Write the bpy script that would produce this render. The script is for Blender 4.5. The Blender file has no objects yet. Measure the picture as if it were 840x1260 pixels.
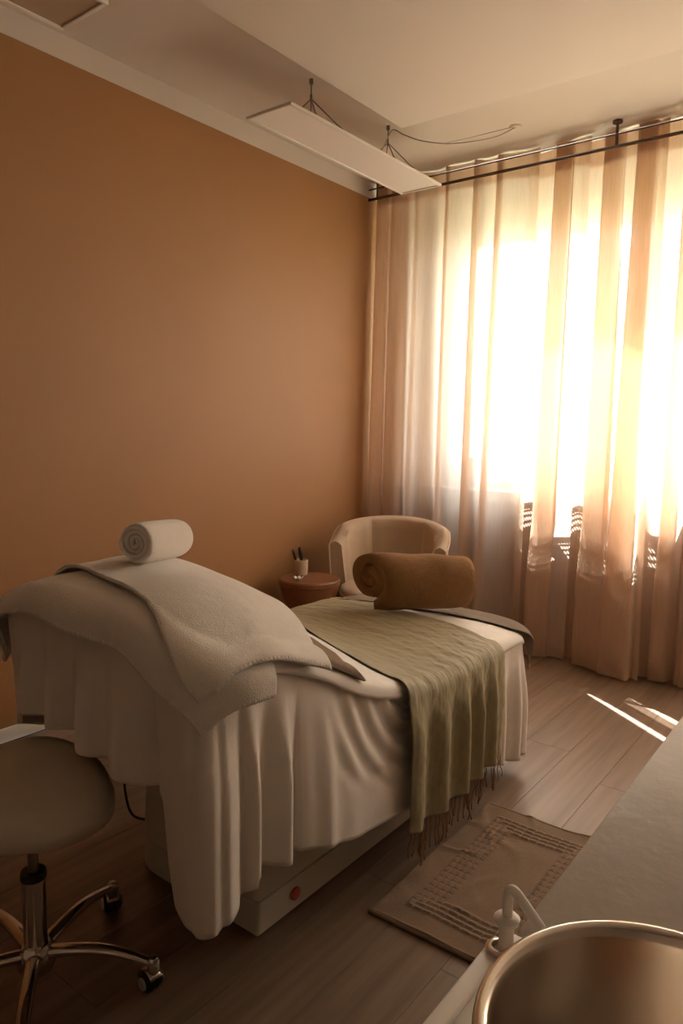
import bpy, bmesh, math, random
import numpy as np
from mathutils import Vector, Matrix
random.seed(7)
PI = math.pi
scene = bpy.context.scene
COL = scene.collection

# ------------------------------------------------------------------ camera
F_PX = 883.6
yaw, pitch, roll = 0.6548, -0.11919, 0.0164
CAM = Vector((0, 0, 1.4))
fw = Vector((-math.sin(yaw)*math.cos(pitch), math.cos(yaw)*math.cos(pitch), math.sin(pitch)))
rt = fw.cross(Vector((0, 0, 1))).normalized(); up = rt.cross(fw)
r2 = rt*math.cos(roll) + up*math.sin(roll); u2 = up*math.cos(roll) - rt*math.sin(roll)
cd = bpy.data.cameras.new('camera'); cam = bpy.data.objects.new('camera', cd); COL.objects.link(cam)
m3 = Matrix((r2, u2, -fw)).transposed()
cam.matrix_world = Matrix.Translation(CAM) @ m3.to_4x4()
cd.sensor_fit = 'HORIZONTAL'; cd.sensor_width = 24.0; cd.lens = 24.0*F_PX/840.0; cd.clip_start = 0.02
scene.camera = cam

# ------------------------------------------------------------------ world, sun, exposure
W = bpy.data.worlds.new('world'); scene.world = W; W.use_nodes = True
bg = W.node_tree.nodes['Background']; bg.inputs[0].default_value = (0.80, 0.90, 1.0, 1); bg.inputs[1].default_value = 6.6
sl = bpy.data.lights.new('sun', 'SUN'); sl.energy = 23.0; sl.color = (1.0, 0.955, 0.90); sl.angle = math.radians(0.55)
so = bpy.data.objects.new('sun', sl); COL.objects.link(so)
SE = math.radians(45.5); SD = Vector((0.795*math.cos(SE), -0.607*math.cos(SE), -math.sin(SE)))
so.rotation_euler = SD.to_track_quat('-Z', 'Y').to_euler(); so.location = (-6, 9, 8)
pl = bpy.data.lights.new('window_portal', 'AREA'); pl.shape = 'RECTANGLE'; pl.size = 3.5; pl.size_y = 1.7
pl.cycles.is_portal = True
po = bpy.data.objects.new('window_portal', pl); COL.objects.link(po)
po.location = (-0.75, 4.74, 1.85); po.rotation_euler = Vector((0, -1, 0)).to_track_quat('-Z', 'Z').to_euler()
vs = scene.view_settings
vs.view_transform = 'Standard'; vs.look = 'None'; vs.gamma = 1.0; vs.use_curve_mapping = False; vs.exposure = 1.2

# ------------------------------------------------------------------ helpers: materials
def mat(name, col, rough=0.6, metal=0.0, noise=None, bump=None, var=0.0, sheen=0.0, spec=0.5, wave=None, sub=None, rnd=0.0, coat=0.0):
    """noise=(scale, other colour, contrast); bump=(scale, strength, distance); rnd = per-object value change"""
    m = bpy.data.materials.new(name); m.use_nodes = True
    nt = m.node_tree; n = nt.nodes; l = nt.links; b = n['Principled BSDF']
    b.inputs['Base Color'].default_value = (*col, 1); b.inputs['Roughness'].default_value = rough
    b.inputs['Metallic'].default_value = metal; b.inputs['Specular IOR Level'].default_value = spec
    if sheen:
        b.inputs['Sheen Weight'].default_value = sheen; b.inputs['Sheen Roughness'].default_value = 0.5
        b.inputs['Sheen Tint'].default_value = (*[min(1, c*1.3+.1) for c in col], 1)
    if coat: b.inputs['Coat Weight'].default_value = coat
    tc = n.new('ShaderNodeTexCoord'); src = None
    if noise:
        t = n.new('ShaderNodeTexNoise'); t.inputs['Scale'].default_value = noise[0]; t.inputs['Detail'].default_value = 6
        mp = n.new('ShaderNodeMapping'); mp.inputs['Scale'].default_value = noise[3] if len(noise) > 3 else (1, 1, 1)
        l.new(tc.outputs['Object'], mp.inputs[0]); l.new(mp.outputs[0], t.inputs[0])
        cr = n.new('ShaderNodeValToRGB'); c = noise[2]
        cr.color_ramp.elements[0].position = 0.5-c; cr.color_ramp.elements[1].position = 0.5+c
        cr.color_ramp.elements[0].color = (*col, 1); cr.color_ramp.elements[1].color = (*noise[1], 1)
        l.new(t.outputs[0], cr.inputs[0]); src = cr.outputs[0]
        if rnd:
            oi = n.new('ShaderNodeObjectInfo'); hs = n.new('ShaderNodeHueSaturation'); mr = n.new('ShaderNodeMapRange')
            mr.inputs[3].default_value = 1-rnd; mr.inputs[4].default_value = 1+rnd
            l.new(oi.outputs['Random'], mr.inputs[0]); l.new(mr.outputs[0], hs.inputs['Value']); l.new(src, hs.inputs['Color'])
            src = hs.outputs[0]
            ad = n.new('ShaderNodeVectorMath'); ad.operation = 'ADD'; ml = n.new('ShaderNodeMath'); ml.operation = 'MULTIPLY'; ml.inputs[1].default_value = 37.0
            l.new(oi.outputs['Random'], ml.inputs[0]); l.new(tc.outputs['Object'], ad.inputs[0]); l.new(ml.outputs[0], ad.inputs[1]); l.new(ad.outputs[0], mp.inputs[0])
        l.new(src, b.inputs['Base Color'])
    if bump:
        bs = bump if isinstance(bump, list) else [bump]; prev = None
        for (sc, st, di, *rest) in bs:
            t = n.new('ShaderNodeTexNoise'); t.inputs['Scale'].default_value = sc; t.inputs['Detail'].default_value = 4
            mp = n.new('ShaderNodeMapping'); mp.inputs['Scale'].default_value = rest[0] if rest else (1, 1, 1)
            l.new(tc.outputs['Object'], mp.inputs[0]); l.new(mp.outputs[0], t.inputs[0])
            bp = n.new('ShaderNodeBump'); bp.inputs['Strength'].default_value = st; bp.inputs['Distance'].default_value = di
            l.new(t.outputs[0], bp.inputs['Height'])
            if prev: l.new(prev, bp.inputs['Normal'])
            prev = bp.outputs[0]
        l.new(prev, b.inputs['Normal'])
    return m

def curtain_mat(name, col, tr):
    m = bpy.data.materials.new(name); m.use_nodes = True; nt = m.node_tree; n = nt.nodes; l = nt.links
    n.remove(n['Principled BSDF']); out = n['Material Output']
    di = n.new('ShaderNodeBsdfDiffuse'); tl = n.new('ShaderNodeBsdfTranslucent'); tp = n.new('ShaderNodeBsdfTransparent')
    a = n.new('ShaderNodeMixShader'); b = n.new('ShaderNodeMixShader')
    tc = n.new('ShaderNodeTexCoord'); mp = n.new('ShaderNodeMapping'); mp.inputs['Scale'].default_value = (160, 160, 6)
    t = n.new('ShaderNodeTexNoise'); t.inputs['Scale'].default_value = 1.0; t.inputs['Detail'].default_value = 3
    cr = n.new('ShaderNodeValToRGB'); cr.color_ramp.elements[0].position = .3; cr.color_ramp.elements[1].position = .7
    cr.color_ramp.elements[0].color = (*[c*.94 for c in col], 1); cr.color_ramp.elements[1].color = (*[min(1, c*1.05) for c in col], 1)
    l.new(tc.outputs['Object'], mp.inputs[0]); l.new(mp.outputs[0], t.inputs[0]); l.new(t.outputs[0], cr.inputs[0])
    l.new(cr.outputs[0], di.inputs[0]); l.new(cr.outputs[0], tl.inputs[0])
    a.inputs[0].default_value = 0.60; l.new(di.outputs[0], a.inputs[1]); l.new(tl.outputs[0], a.inputs[2])
    b.inputs[0].default_value = tr; l.new(a.outputs[0], b.inputs[1]); l.new(tp.outputs[0], b.inputs[2])
    tp.inputs[0].default_value = (1, .965, .92, 1)
    l.new(b.outputs[0], out.inputs[0]); return m

def glass_mat():
    m = bpy.data.materials.new('window_glass'); m.use_nodes = True; nt = m.node_tree; n = nt.nodes; l = nt.links
    n.remove(n['Principled BSDF']); out = n['Material Output']
    tp = n.new('ShaderNodeBsdfTransparent'); tp.inputs[0].default_value = (.95, .97, .97, 1)
    gl = n.new('ShaderNodeBsdfGlossy'); gl.inputs['Roughness'].default_value = 0.0
    mx = n.new('ShaderNodeMixShader'); mx.inputs[0].default_value = .04
    l.new(tp.outputs[0], mx.inputs[1]); l.new(gl.outputs[0], mx.inputs[2]); l.new(mx.outputs[0], out.inputs[0])
    return m

M = {}
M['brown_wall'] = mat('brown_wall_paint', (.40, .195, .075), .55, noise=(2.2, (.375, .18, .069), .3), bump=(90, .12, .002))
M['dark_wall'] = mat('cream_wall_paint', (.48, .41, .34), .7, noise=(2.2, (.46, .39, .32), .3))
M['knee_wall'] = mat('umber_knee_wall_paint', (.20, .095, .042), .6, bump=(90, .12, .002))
M['white_wall'] = mat('white_wall_paint', (.80, .76, .70), .7, bump=(120, .08, .002))
M['ceiling'] = mat('ceiling_paint', (.71, .62, .55), .8, noise=(3, (.68, .595, .525), .3), bump=(60, .1, .002))
M['plank'] = mat('oak_vinyl', (.285, .19, .125), .40, noise=(11, (.165, .103, .064), .2, (2.6, .13, 1)), bump=(40, .08, .001, (3, .2, 1)), rnd=.05, spec=.8)
M['joint'] = mat('floor_joint', (.05, .03, .02), .8)
M['trim'] = mat('white_trim', (.82, .78, .71), .45)
M['frame'] = mat('white_window_frame', (.85, .85, .84), .35)
M['sill'] = mat('white_sill_laminate', (.82, .80, .76), .35)
M['glass'] = glass_mat()
M['curtain'] = curtain_mat('sheer_tan_curtain', (.83, .65, .505), .18)
M['curtain_hem'] = curtain_mat('sheer_tan_hem', (.77, .59, .445), .12)
M['rail'] = mat('bronze_rail', (.14, .09, .06), .7, spec=.1)
M['steel'] = mat('brushed_steel', (.78, .72, .66), .2, 1.0)
M['wire'] = mat('steel_wire', (.25, .21, .18), .35, .9)
M['cable'] = mat('clear_cable', (.42, .34, .26), .4)
M['black_cable'] = mat('black_cable', (.015, .013, .012), .5)
M['panel_frame'] = mat('panel_frame_white', (.78, .72, .66), .4)
M['diffuser'] = mat('panel_diffuser', (.82, .76, .72), .35)
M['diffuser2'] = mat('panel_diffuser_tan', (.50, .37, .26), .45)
M['sheet'] = mat('white_flannel', (.84, .745, .66), .9, sheen=.25, bump=[(420, .25, .002), (14, .25, .01)])
M['cover'] = mat('white_satin_cotton', (.86, .785, .71), .6, sheen=.2, bump=[(12, .35, .012)])
M['terry_white'] = mat('white_terry', (.91, .825, .74), .95, sheen=.5, noise=(60, (.86, .775, .69), .3), bump=[(330, .6, .004), (22, .25, .012)])
M['stitch'] = mat('stitch_cotton', (.93, .86, .78), .9)
M['terry_brown'] = mat('brown_plush_terry', (.35, .178, .070), .95, sheen=.7, noise=(40, (.28, .136, .05), .3), bump=[(260, .8, .006), (25, .4, .012)])
M['terry_taupe'] = mat('taupe_terry', (.30, .205, .135), .95, sheen=.5, noise=(90, (.22, .145, .09), .3), bump=[(300, .8, .005)])
M['mat_brown'] = mat('brown_bath_mat_terry', (.275, .185, .122), .97, sheen=.35, noise=(70, (.235, .155, .10), .3), bump=[(300, .6, .004)])
M['taupe_cloth'] = mat('taupe_cloth', (.21, .15, .105), .85, sheen=.3, bump=(200, .3, .002))
M['sage'] = mat('sage_green_throw', (.37, .312, .185), .62, sheen=.45, noise=(30, (.315, .265, .15), .25, (1, 3, 1)), bump=[(7, .30, .020, (1, 1.5, 1)), (26, .30, .008, (1.3, 1, 1)), (380, .3, .002)])
M['fringe'] = mat('rust_fringe', (.32, .16, .085), .85)
M['bed_body'] = mat('cream_bed_plastic', (.60, .52, .43), .45, bump=(60, .05, .001))
M['bed_dark'] = mat('dark_plastic', (.02, .018, .016), .45)
M['red'] = mat('red_badge', (.50, .05, .03), .4)
M['upholstery'] = mat('cream_leatherette', (.70, .63, .54), .5, bump=(120, .1, .001))
M['stool_seat'] = mat('cream_stool_leatherette', (.62, .525, .42), .5, bump=(150, .12, .001))
M['chrome'] = mat('chrome', (.62, .57, .52), .12, 1.0)
M['black'] = mat('black_plastic', (.012, .011, .010), .4)
M['grey_cap'] = mat('grey_caster_cap', (.42, .40, .37), .4)
M['chair'] = mat('beige_velvet', (.55, .41, .29), .8, sheen=.55, noise=(18, (.50, .37, .26), .3), bump=(260, .2, .001))
M['piping'] = mat('light_piping', (.72, .60, .47), .7)
M['wood'] = mat('walnut_drum_wood', (.27, .105, .042), .45, noise=(6, (.20, .075, .03), .25, (1, 1, .2)))
M['cup'] = mat('cream_ceramic', (.66, .52, .38), .45)
M['petal'] = mat('white_petal', (.90, .84, .76), .6)
M['bristle'] = mat('dark_comb', (.035, .022, .016), .45)
M['counter'] = mat('grey_concrete_laminate', (.60, .535, .465), .42, noise=(7, (.50, .44, .375), .3), bump=[(7, .30, .012, (2.2, 1, 1)), (45, .25, .003)])
M['cabinet'] = mat('cabinet_front', (.45, .40, .34), .5)
M['trolley'] = mat('white_trolley_plastic', (.86, .80, .73), .4, bump=(200, .05, .001))
M['pvc'] = mat('ivory_plastic', (.88, .81, .72), .35)
M['bark'] = mat('tree_bark', (.42, .38, .35), .9, bump=(20, .5, .02))
M['ground'] = mat('outside_ground', (.30, .30, .24), .95, noise=(.6, (.22, .26, .14), .3))

# ------------------------------------------------------------------ helpers: objects
def link(name, me, m, parent=None, smooth=True):
    o = bpy.data.objects.new(name, me); COL.objects.link(o)
    if m is not None and not me.materials: me.materials.append(M[m])
    if smooth and len(me.polygons): me.polygons.foreach_set('use_smooth', [True]*len(me.polygons))
    if parent is not None:
        o.parent = parent; o.matrix_parent_inverse = parent.matrix_basis.inverted()
        # meshes are given in world coordinates
    return o
def tag(o, label, cat, group=None):
    o['label'] = label; o['category'] = cat
    if group: o['group'] = group
    return o
def struct(o, label=None):
    o['kind'] = 'structure'
    if label: o['label'] = label
    return o
def thing(name, label, cat, loc, group=None):
    o = bpy.data.objects.new(name, None); COL.objects.link(o); o.location = loc; o.empty_display_size = .05
    return tag(o, label, cat, group)
def mesh(name, v, f):
    me = bpy.data.meshes.new(name); me.from_pydata([tuple(map(float, p)) for p in v], [], f); me.validate(); me.update(); return me
def fixn(me):
    bm = bmesh.new(); bm.from_mesh(me); bmesh.ops.recalc_face_normals(bm, faces=bm.faces); bm.to_mesh(me); bm.free(); return me
def sharp(o, ang=40):
    md = o.modifiers.new('edge', 'EDGE_SPLIT'); md.split_angle = math.radians(ang); return o
def box(name, lo, hi, m, parent=None, bev=0.0, seg=2):
    bm = bmesh.new(); bmesh.ops.create_cube(bm, size=1)
    for v in bm.verts:
        v.co = Vector([(lo[i]+hi[i])/2 + v.co[i]*(hi[i]-lo[i]) for i in range(3)])
    if bev: bmesh.ops.bevel(bm, geom=bm.edges[:], offset=bev, segments=seg, affect='EDGES', profile=.5)
    me = bpy.data.meshes.new(name); bm.to_mesh(me); bm.free()
    o = link(name, me, m, parent, smooth=bool(bev))
    if bev: sharp(o, 50)
    return o
def grid(name, P, m, parent=None, closed_u=False, closed_v=False, thick=0.0, off=0.0, sub=0):
    """P[i][j] points"""
    P = np.asarray(P); nu, nv = P.shape[:2]; v = P.reshape(-1, 3); f = []
    for i in range(nu if closed_u else nu-1):
        for j in range(nv if closed_v else nv-1):
            i2 = (i+1) % nu; j2 = (j+1) % nv
            f.append((i*nv+j, i2*nv+j, i2*nv+j2, i*nv+j2))
    o = link(name, mesh(name, v, f), m, parent)
    if thick:
        md = o.modifiers.new('thick', 'SOLIDIFY'); md.thickness = thick; md.offset = off
    if sub:
        md = o.modifiers.new('sub', 'SUBSURF'); md.levels = sub; md.render_levels = sub
    return o
def lathe_pts(prof, c, n=32, axis=None, up=None):
    a = Vector((0, 0, 1)) if axis is None else Vector(axis).normalized()
    t = a.orthogonal().normalized(); b = a.cross(t); c = Vector(c); P = []
    for r, z in prof:
        P.append([tuple(c + a*z + (t*math.cos(2*PI*k/n)+b*math.sin(2*PI*k/n))*r) for k in range(n)])
    return P
def lathe_mesh(name, prof, c, n=32, axis=None, cap=True):
    P = np.array(lathe_pts(prof, c, n, axis)); v = P.reshape(-1, 3).tolist(); k = len(prof); f = []
    for i in range(k-1):
        for j in range(n):
            j2 = (j+1) % n; f.append((i*n+j, i*n+j2, (i+1)*n+j2, (i+1)*n+j))
    if cap:
        f.append(tuple(range(n))[::-1]); f.append(tuple((k-1)*n+j for j in range(n)))
    return fixn(mesh(name, v, f))
def lathe(name, prof, c, m, parent=None, n=32, axis=None, cap=True, split=40):
    o = link(name, lathe_mesh(name, prof, c, n, axis, cap), m, parent)
    if split: sharp(o, split)
    return o
def catmull(pts, per=8, closed=False):
    p = [np.array(q, float) for q in pts]; out = []; n = len(p)
    rng = range(n) if closed else range(n-1)
    for i in rng:
        a = p[(i-1) % n] if closed or i > 0 else 2*p[0]-p[1]
        b = p[i]; c = p[(i+1) % n]; d = p[(i+2) % n] if closed or i < n-2 else 2*p[-1]-p[-2]
        for k in range(per):
            t = k/per
            out.append(.5*((2*b)+(c-a)*t+(2*a-5*b+4*c-d)*t*t+(3*b-a-3*c+d)*t**3))
    if not closed: out.append(p[-1])
    return out
def tube_mesh(name, pts, r, n=8, flat=None):
    pts = [Vector(p) for p in pts]; k = len(pts); rr = r if hasattr(r, '__len__') else [r]*k; v = []; f = []
    nrm = None
    for i, p in enumerate(pts):
        t = (pts[min(i+1, k-1)]-pts[max(i-1, 0)]).normalized()
        nrm = (t.orthogonal() if nrm is None else (nrm - t*nrm.dot(t))).normalized(); b = t.cross(nrm)
        for j in range(n):
            a = 2*PI*j/n; v.append(p + (nrm*math.cos(a)+b*math.sin(a))*rr[i])
    for i in range(k-1):
        for j in range(n):
            j2 = (j+1) % n; f.append((i*n+j, i*n+j2, (i+1)*n+j2, (i+1)*n+j))
    f.append(tuple(range(n))[::-1]); f.append(tuple((k-1)*n+j for j in range(n)))
    return mesh(name, v, f)
def tube(name, pts, r, m, parent=None, n=8):
    return link(name, tube_mesh(name, pts, r, n), m, parent)
def sstep(a, b, x):
    t = np.clip((x-a)/(b-a), 0, 1); return t*t*(3-2*t)
def vnoise(x, y, s=1.0, seed=0):
    """smooth value noise from a few sines"""
    r = random.Random(seed); v = 0
    for k in range(6):
        a = r.uniform(0, 2*PI); w = s*r.uniform(.6, 1.8); ph = r.uniform(0, 6.28)
        v = v + np.sin((x*math.cos(a)+y*math.sin(a))*w*2*PI+ph)
    return v/6

# ------------------------------------------------------------------ the room
XL, XR, YB, YW, ZC = -2.99, 1.55, -1.6, 4.62, 3.05
YC = 4.20                      # curtain line
fl = struct(box('floor', (XL-.1, YB-.1, -.06), (XR+.1, 4.46, -.004), 'joint'), 'warm oak plank floor')
pw, plen, gap = .195, 1.26, .0011
bm = bmesh.new(); bmesh.ops.create_cube(bm, size=1)
for v in bm.verts: v.co = Vector((v.co.x*(pw-gap), v.co.y*(plen-gap), v.co.z*.006))
bmesh.ops.bevel(bm, geom=[e for e in bm.edges if all(v.co.z > 0 for v in e.verts)], offset=.0004, segments=1, affect='EDGES')
plank_me = bpy.data.meshes.new('plank'); bm.to_mesh(plank_me); bm.free(); plank_me.materials.append(M['plank'])
nx = int((XR-XL)/pw)+1
for i in range(nx):
    x = XL + pw*(i+.5) + .02
    y0 = YB - [0.0, .42, .84, .21, .63, 1.05][(i*5) % 6] + .40
    k = 0
    while y0 + k*plen - plen/2 < 4.42:
        yc = y0+k*plen; k += 1
        if yc + plen/2 < YB: continue
        o = bpy.data.objects.new('plank', plank_me); COL.objects.link(o); o.location = (x, yc, -.003); o.parent = fl

wl = struct(box('wall_left', (XL-.12, YB-.1, -.05), (XL, YW+.1, ZC+.05), 'brown_wall'), 'matte caramel brown wall')
struct(box('trim_1', (XL-.01, YB, 2.945), (XL+.003, YW, ZC), 'ceiling'), 'white painted strip along the top of the brown wall')
struct(box('baseboard_left', (XL-.01, YB, 0), (XL+.014, 4.42, .062), 'trim', bev=.003), 'low white skirting board')
struct(box('wall_back', (XL-.1, YB-.1, -.05), (XR+.1, YB, ZC+.05), 'dark_wall'))
struct(box('wall_right', (XR, YB, -.05), (XR+.1, YW+.1, ZC+.05), 'dark_wall'))
struct(box('ceiling', (XL-.1, YB-.1, ZC), (XR+.1, YW+.1, ZC+.1), 'ceiling'), 'off white plaster ceiling')
struct(box('trim_2', (-2.20, YB, 2.955), (XR, 3.33, ZC+.01), 'ceiling', bev=.004), 'lowered plasterboard field of the ceiling')
# window wall: brown knee wall, white wall round the window
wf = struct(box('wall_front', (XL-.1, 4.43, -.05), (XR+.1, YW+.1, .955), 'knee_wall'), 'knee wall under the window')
GX0, GX1, GZ0, GZ1 = -2.48, 1.02, 1.02, 2.71      # opening
box('wall_panel', (XL-.1, 4.58, .955), (GX0, 4.66, ZC+.05), 'white_wall', wf)
box('wall_panel', (GX1, 4.58, .955), (XR+.1, YW+.1, ZC+.05), 'white_wall', wf)
box('wall_panel', (GX0, 4.58, GZ1), (GX1, YW+.1, ZC+.05), 'white_wall', wf)
# window
wn = struct(bpy.data.objects.new('window_1', None), 'wide white framed window behind the sheer curtains'); COL.objects.link(wn); wn.location = (-.73, 4.62, 1.0)
def bar(n_, x0, x1, z0, z1, y0=4.59, y1=4.66, mm='frame', p=wn): return box(n_, (x0, y0, z0), (x1, y1, z1), mm, p, bev=.004)
bar('window_frame', GX0, GX1, GZ0-.03, GZ0+.075); bar('window_frame', GX0, GX1, GZ1-.04, GZ1)
bar('window_frame', GX0, GX0+.04, GZ0, GZ1); bar('window_frame', GX1-.04, GX1, GZ0, GZ1)
sx = [(-2.44, -1.19), (-1.15, -.10), (-.06, .98)]
for k, (a, b_) in enumerate(sx):
    s = bpy.data.objects.new('sash', None)
    z0, z1 = GZ0+.075, GZ1-.04; t = .052
    sb = bar('sash', a, b_, z0, z0+.10, 4.575, 4.645)
    bar('sash_rail', a, b_, z1-t, z1, 4.575, 4.645, p=sb); bar('sash_stile', a, a+t, z0, z1, 4.575, 4.645, p=sb); bar('sash_stile', b_-t, b_, z0, z1, 4.575, 4.645, p=sb)
    pn = box('pane', (a+t, 4.606, z0+.10), (b_-t, 4.610, z1-t), 'glass', sb)
    if k: bar('window_post', a-.04, a, z0-.02, z1+.02, 4.585, 4.66)
    hd = box('handle', (a+.02, 4.545, 1.78), (a+.035, 4.575, 1.92), 'steel', sb, bev=.004)
# window sill with a strip of small round ventilation holes
def sill():
    x0, x1, y0, y1, zt, th = XL, 1.5, 4.335, 4.60, .992, .018
    hs, hx0, hx1, hy0 = .0175, -2.12, -1.20, 4.348
    nyr, nxr = 4, int((hx1-hx0)/hs); bm = bmesh.new()
    ys = [y0, hy0] + [hy0+hs*(k+1) for k in range(nyr)] + [y1]
    def quad(a, b, c, d): bm.faces.new([bm.verts.new(p) for p in (a, b, c, d)])
    xs1 = hx0+nxr*hs
    for (a, b) in ((x0, hx0), (xs1, x1)): quad((a, y0, zt), (b, y0, zt), (b, y1, zt), (a, y1, zt)); quad((a, y0, zt-th), (a, y1, zt-th), (b, y1, zt-th), (b, y0, zt-th))
    for (a, b) in ((y0, hy0), (hy0+nyr*hs, y1)): quad((hx0, a, zt), (xs1, a, zt), (xs1, b, zt), (hx0, b, zt)); quad((hx0, a, zt-th), (hx0, b, zt-th), (xs1, b, zt-th), (xs1, a, zt-th))
    r = .0052
    for i in range(nxr):
        skip = (i % 19) >= 14
        for j in range(nyr):
            cx, cy = hx0+hs*(i+.5), hy0+hs*(j+.5)
            sq = [(cx-hs/2, cy-hs/2), (cx, cy-hs/2), (cx+hs/2, cy-hs/2), (cx+hs/2, cy), (cx+hs/2, cy+hs/2), (cx, cy+hs/2), (cx-hs/2, cy+hs/2), (cx-hs/2, cy)]
            if skip: quad(*[(p[0], p[1], zt) for p in (sq[0], sq[2], sq[4], sq[6])]); continue
            ho = [(cx+r*math.cos(a), cy+r*math.sin(a)) for a in [PI*1.25+k*PI/4 for k in range(8)]]
            for k in range(8):
                k2 = (k+1) % 8; quad((*sq[k], zt), (*sq[k2], zt), (*ho[k2], zt), (*ho[k], zt))
    quad((x0, y0, zt-th), (x1, y0, zt-th), (x1, y0, zt), (x0, y0, zt))
    bmesh.ops.remove_doubles(bm, verts=bm.verts, dist=1e-5)
    me = bpy.data.meshes.new('window_sill'); bm.to_mesh(me); bm.free(); return me
link('window_sill', sill(), 'sill', wn, smooth=False)

# outside: ground and a bare tree
gr = struct(box('ground', (-40, 4.9, -1.3), (40, 70, -1.2), 'ground'), 'ground outside the window')
def tree(loc, h, seed):
    r = random.Random(seed); t = thing('bare_tree', 'leafless tree beyond the window' if seed == 3 else 'slimmer leafless tree beyond the window', 'tree', loc)
    V = []; Fc = []
    def add(pts, rad):
        me = tube_mesh('b', pts, rad, 5); o = len(V); V.extend([tuple(v.co) for v in me.vertices]); Fc.extend([tuple(i+o for i in p.vertices) for p in me.polygons]); bpy.data.meshes.remove(me)
    def grow(p, d, L, rad, lv):
        pts = [p]; dd = d.copy()
        for k in range(4):
            dd = (dd + Vector((r.uniform(-.18, .18), r.uniform(-.18, .18), r.uniform(-.02, .14)))).normalized(); pts.append(pts[-1]+dd*L/4)
        add(pts, [rad*(1-.12*k) for k in range(5)])
        if lv:
            for k in range(4 if lv > 1 else 3):
                q = pts[2+k % 3]; nd = (dd + Vector((r.uniform(-1, 1), r.uniform(-1, 1), r.uniform(-.1, .6)))).normalized()
                grow(q, nd, L*.66, rad*.5, lv-1)
    x, y, z = loc
    tr = tube('trunk', [(x, y, z), (x+.05, y, z+h*.2), (x, y+.05, z+h*.4)], [.18, .15, .13], 'bark', t)
    for k in range(4): grow(Vector((x, y, z+h*.36)), Vector((r.uniform(-.7, .7), r.uniform(-.7, .7), 1)).normalized(), h*.3, .08, 4)
    link('branches', mesh('branches', V, Fc), 'bark', t)
tree((-6.4, 22.0, -1.2), 9.5, 3); tree((-12.0, 26.0, -1.2), 8.0, 5)

# ------------------------------------------------------------------ curtains
def curtain(name, x0, x1, pleats, y_pair, label, seed, right_pull=0.0, ripples=None):
    r = random.Random(seed)
    zs = np.concatenate([np.linspace(3.04, 2.90, 4), np.linspace(2.80, .25, 22), np.linspace(.18, .012, 6)])
    ctr = []
    cur = x0; amp_seq = []
    def rows(zs):
        P = []
        for z in zs:
            t = (3.04-z)/2.99; rr = random.Random(seed); c = []
            am = .012+.030*t**1.3
            x = x0; sg = 1; pl_ = sorted(pleats); k = 0
            kz = .30+.70*float(sstep(.50, .92, z)); yo = lambda q_: kz*y_pair[0]+kz*(y_pair[1]-y_pair[0])*(q_-x0)/(x1-x0)
            c.append((x0, YC+yo(x0)))
            seg = [x0]+[p for p, w in pl_]+[x1]
            for q in range(len(seg)-1):
                a, b = seg[q], seg[q+1]; n = max(2, int(round((b-a)/.085)))
                for i in range(1, n):
                    jx = rr.uniform(-.02, .02); ja = rr.uniform(.45, 1.25); dr = rr.uniform(-.03, .03)
                    c.append((a+(b-a)*i/n+jx+dr*t, YC+yo(a+(b-a)*i/n)+sg*am*ja)); sg = -sg
                if q < len(pl_):
                    xc, w = pl_[q]; d = .020+.022*t; y_off = yo(xc); xx = xc + rr.uniform(-.03, .03)*t; w2 = w*(.85+.35*t)
                    c += [(xx+w2*.30, YC+y_off-am*.6), (xx+w2*.52, YC+y_off-am*.6-d*.35), (xx+w2*.1, YC+y_off-am*.3-d), (xx-w2*.42, YC+y_off-am*.3-d*.9), (xx-w2*.5, YC+y_off-am*.3-d*1.35), (xx-w2*.1, YC+y_off-am*.2-d*1.7), (xx+w2*.62, YC+y_off-am*.2-d*1.2)]
            c.append((x1, YC+yo(x1)))
            if right_pull:
                c = [(px+right_pull[0]*t**2*sstep(x1-.3, x1, px), py+right_pull[1]*t**2*sstep(x1-.35, x1, px)) for px, py in c]
            cc = catmull([(px, py, z) for px, py in c], 6)
            if z < .05: cc = [(p[0], p[1]+.012*math.sin(p[0]*31), z) for p in cc]
            P.append(cc)
        return P
    root = thing(name, label, 'curtain', ((x0+x1)/2, YC, 0.0), 'sheer tan curtain panels on the window rail')
    grid('curtain_fabric', rows(zs), 'curtain', root)
    hd = np.array(rows(np.linspace(3.039, 2.885, 4))); hd[:, :, 1] += .004
    grid('header_tape', hd, 'curtain_hem', root)
    hm = np.array(rows(np.linspace(.11, .013, 5))); hm[:, :, 1] += .004
    grid('bottom_hem', hm, 'curtain_hem', root)
    return root
curtain('sheer_curtain', -2.955, -1.80, [(-2.90, .09), (-2.79, .07), (-2.62, .035), (-2.40, .03), (-2.20, .03), (-2.04, .035)], (0, 0), 'sheer tan curtain panel hanging beside the brown wall, behind the armchair', 11)
curtain('sheer_curtain', -1.868, -1.50, [(-1.66, .11)], (.100, 0), 'narrow sheer tan curtain panel, split off to let sun streaks through, between the armchair panel and the panel with two deep pleats', 12)  # added split: open gaps at both edges let sun streak the floor
curtain('sheer_curtain', -1.556, -1.09, [(-1.385, .115), (-1.20, .10)], (.092, 0), 'sheer tan curtain panel with two deep pleats, its edge trailing forward onto the floor', 13, right_pull=(.05, -.10))
curtain('sheer_curtain', -1.24, 1.45, [(-.98, .06), (-.76, .10), (-.45, .09), (-.1, .09), (.3, .09), (.7, .09), (1.1, .09)], (.065, .03), 'wide sheer tan curtain panel running on past the grey counter', 14)
rl = thing('curtain_rail', 'dark bronze double curtain rail hung below the ceiling', 'curtain rail', (-.7, YC-.03, 2.93))
tube('front_rod', [(XL+.02, YC-.085, 2.918), (1.5, YC-.085, 2.918)], .009, 'rail', rl, 10)
tube('upper_rod', [(XL+.02, YC-.085, 2.983), (1.5, YC-.085, 2.983)], .005, 'rail', rl, 8)
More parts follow.
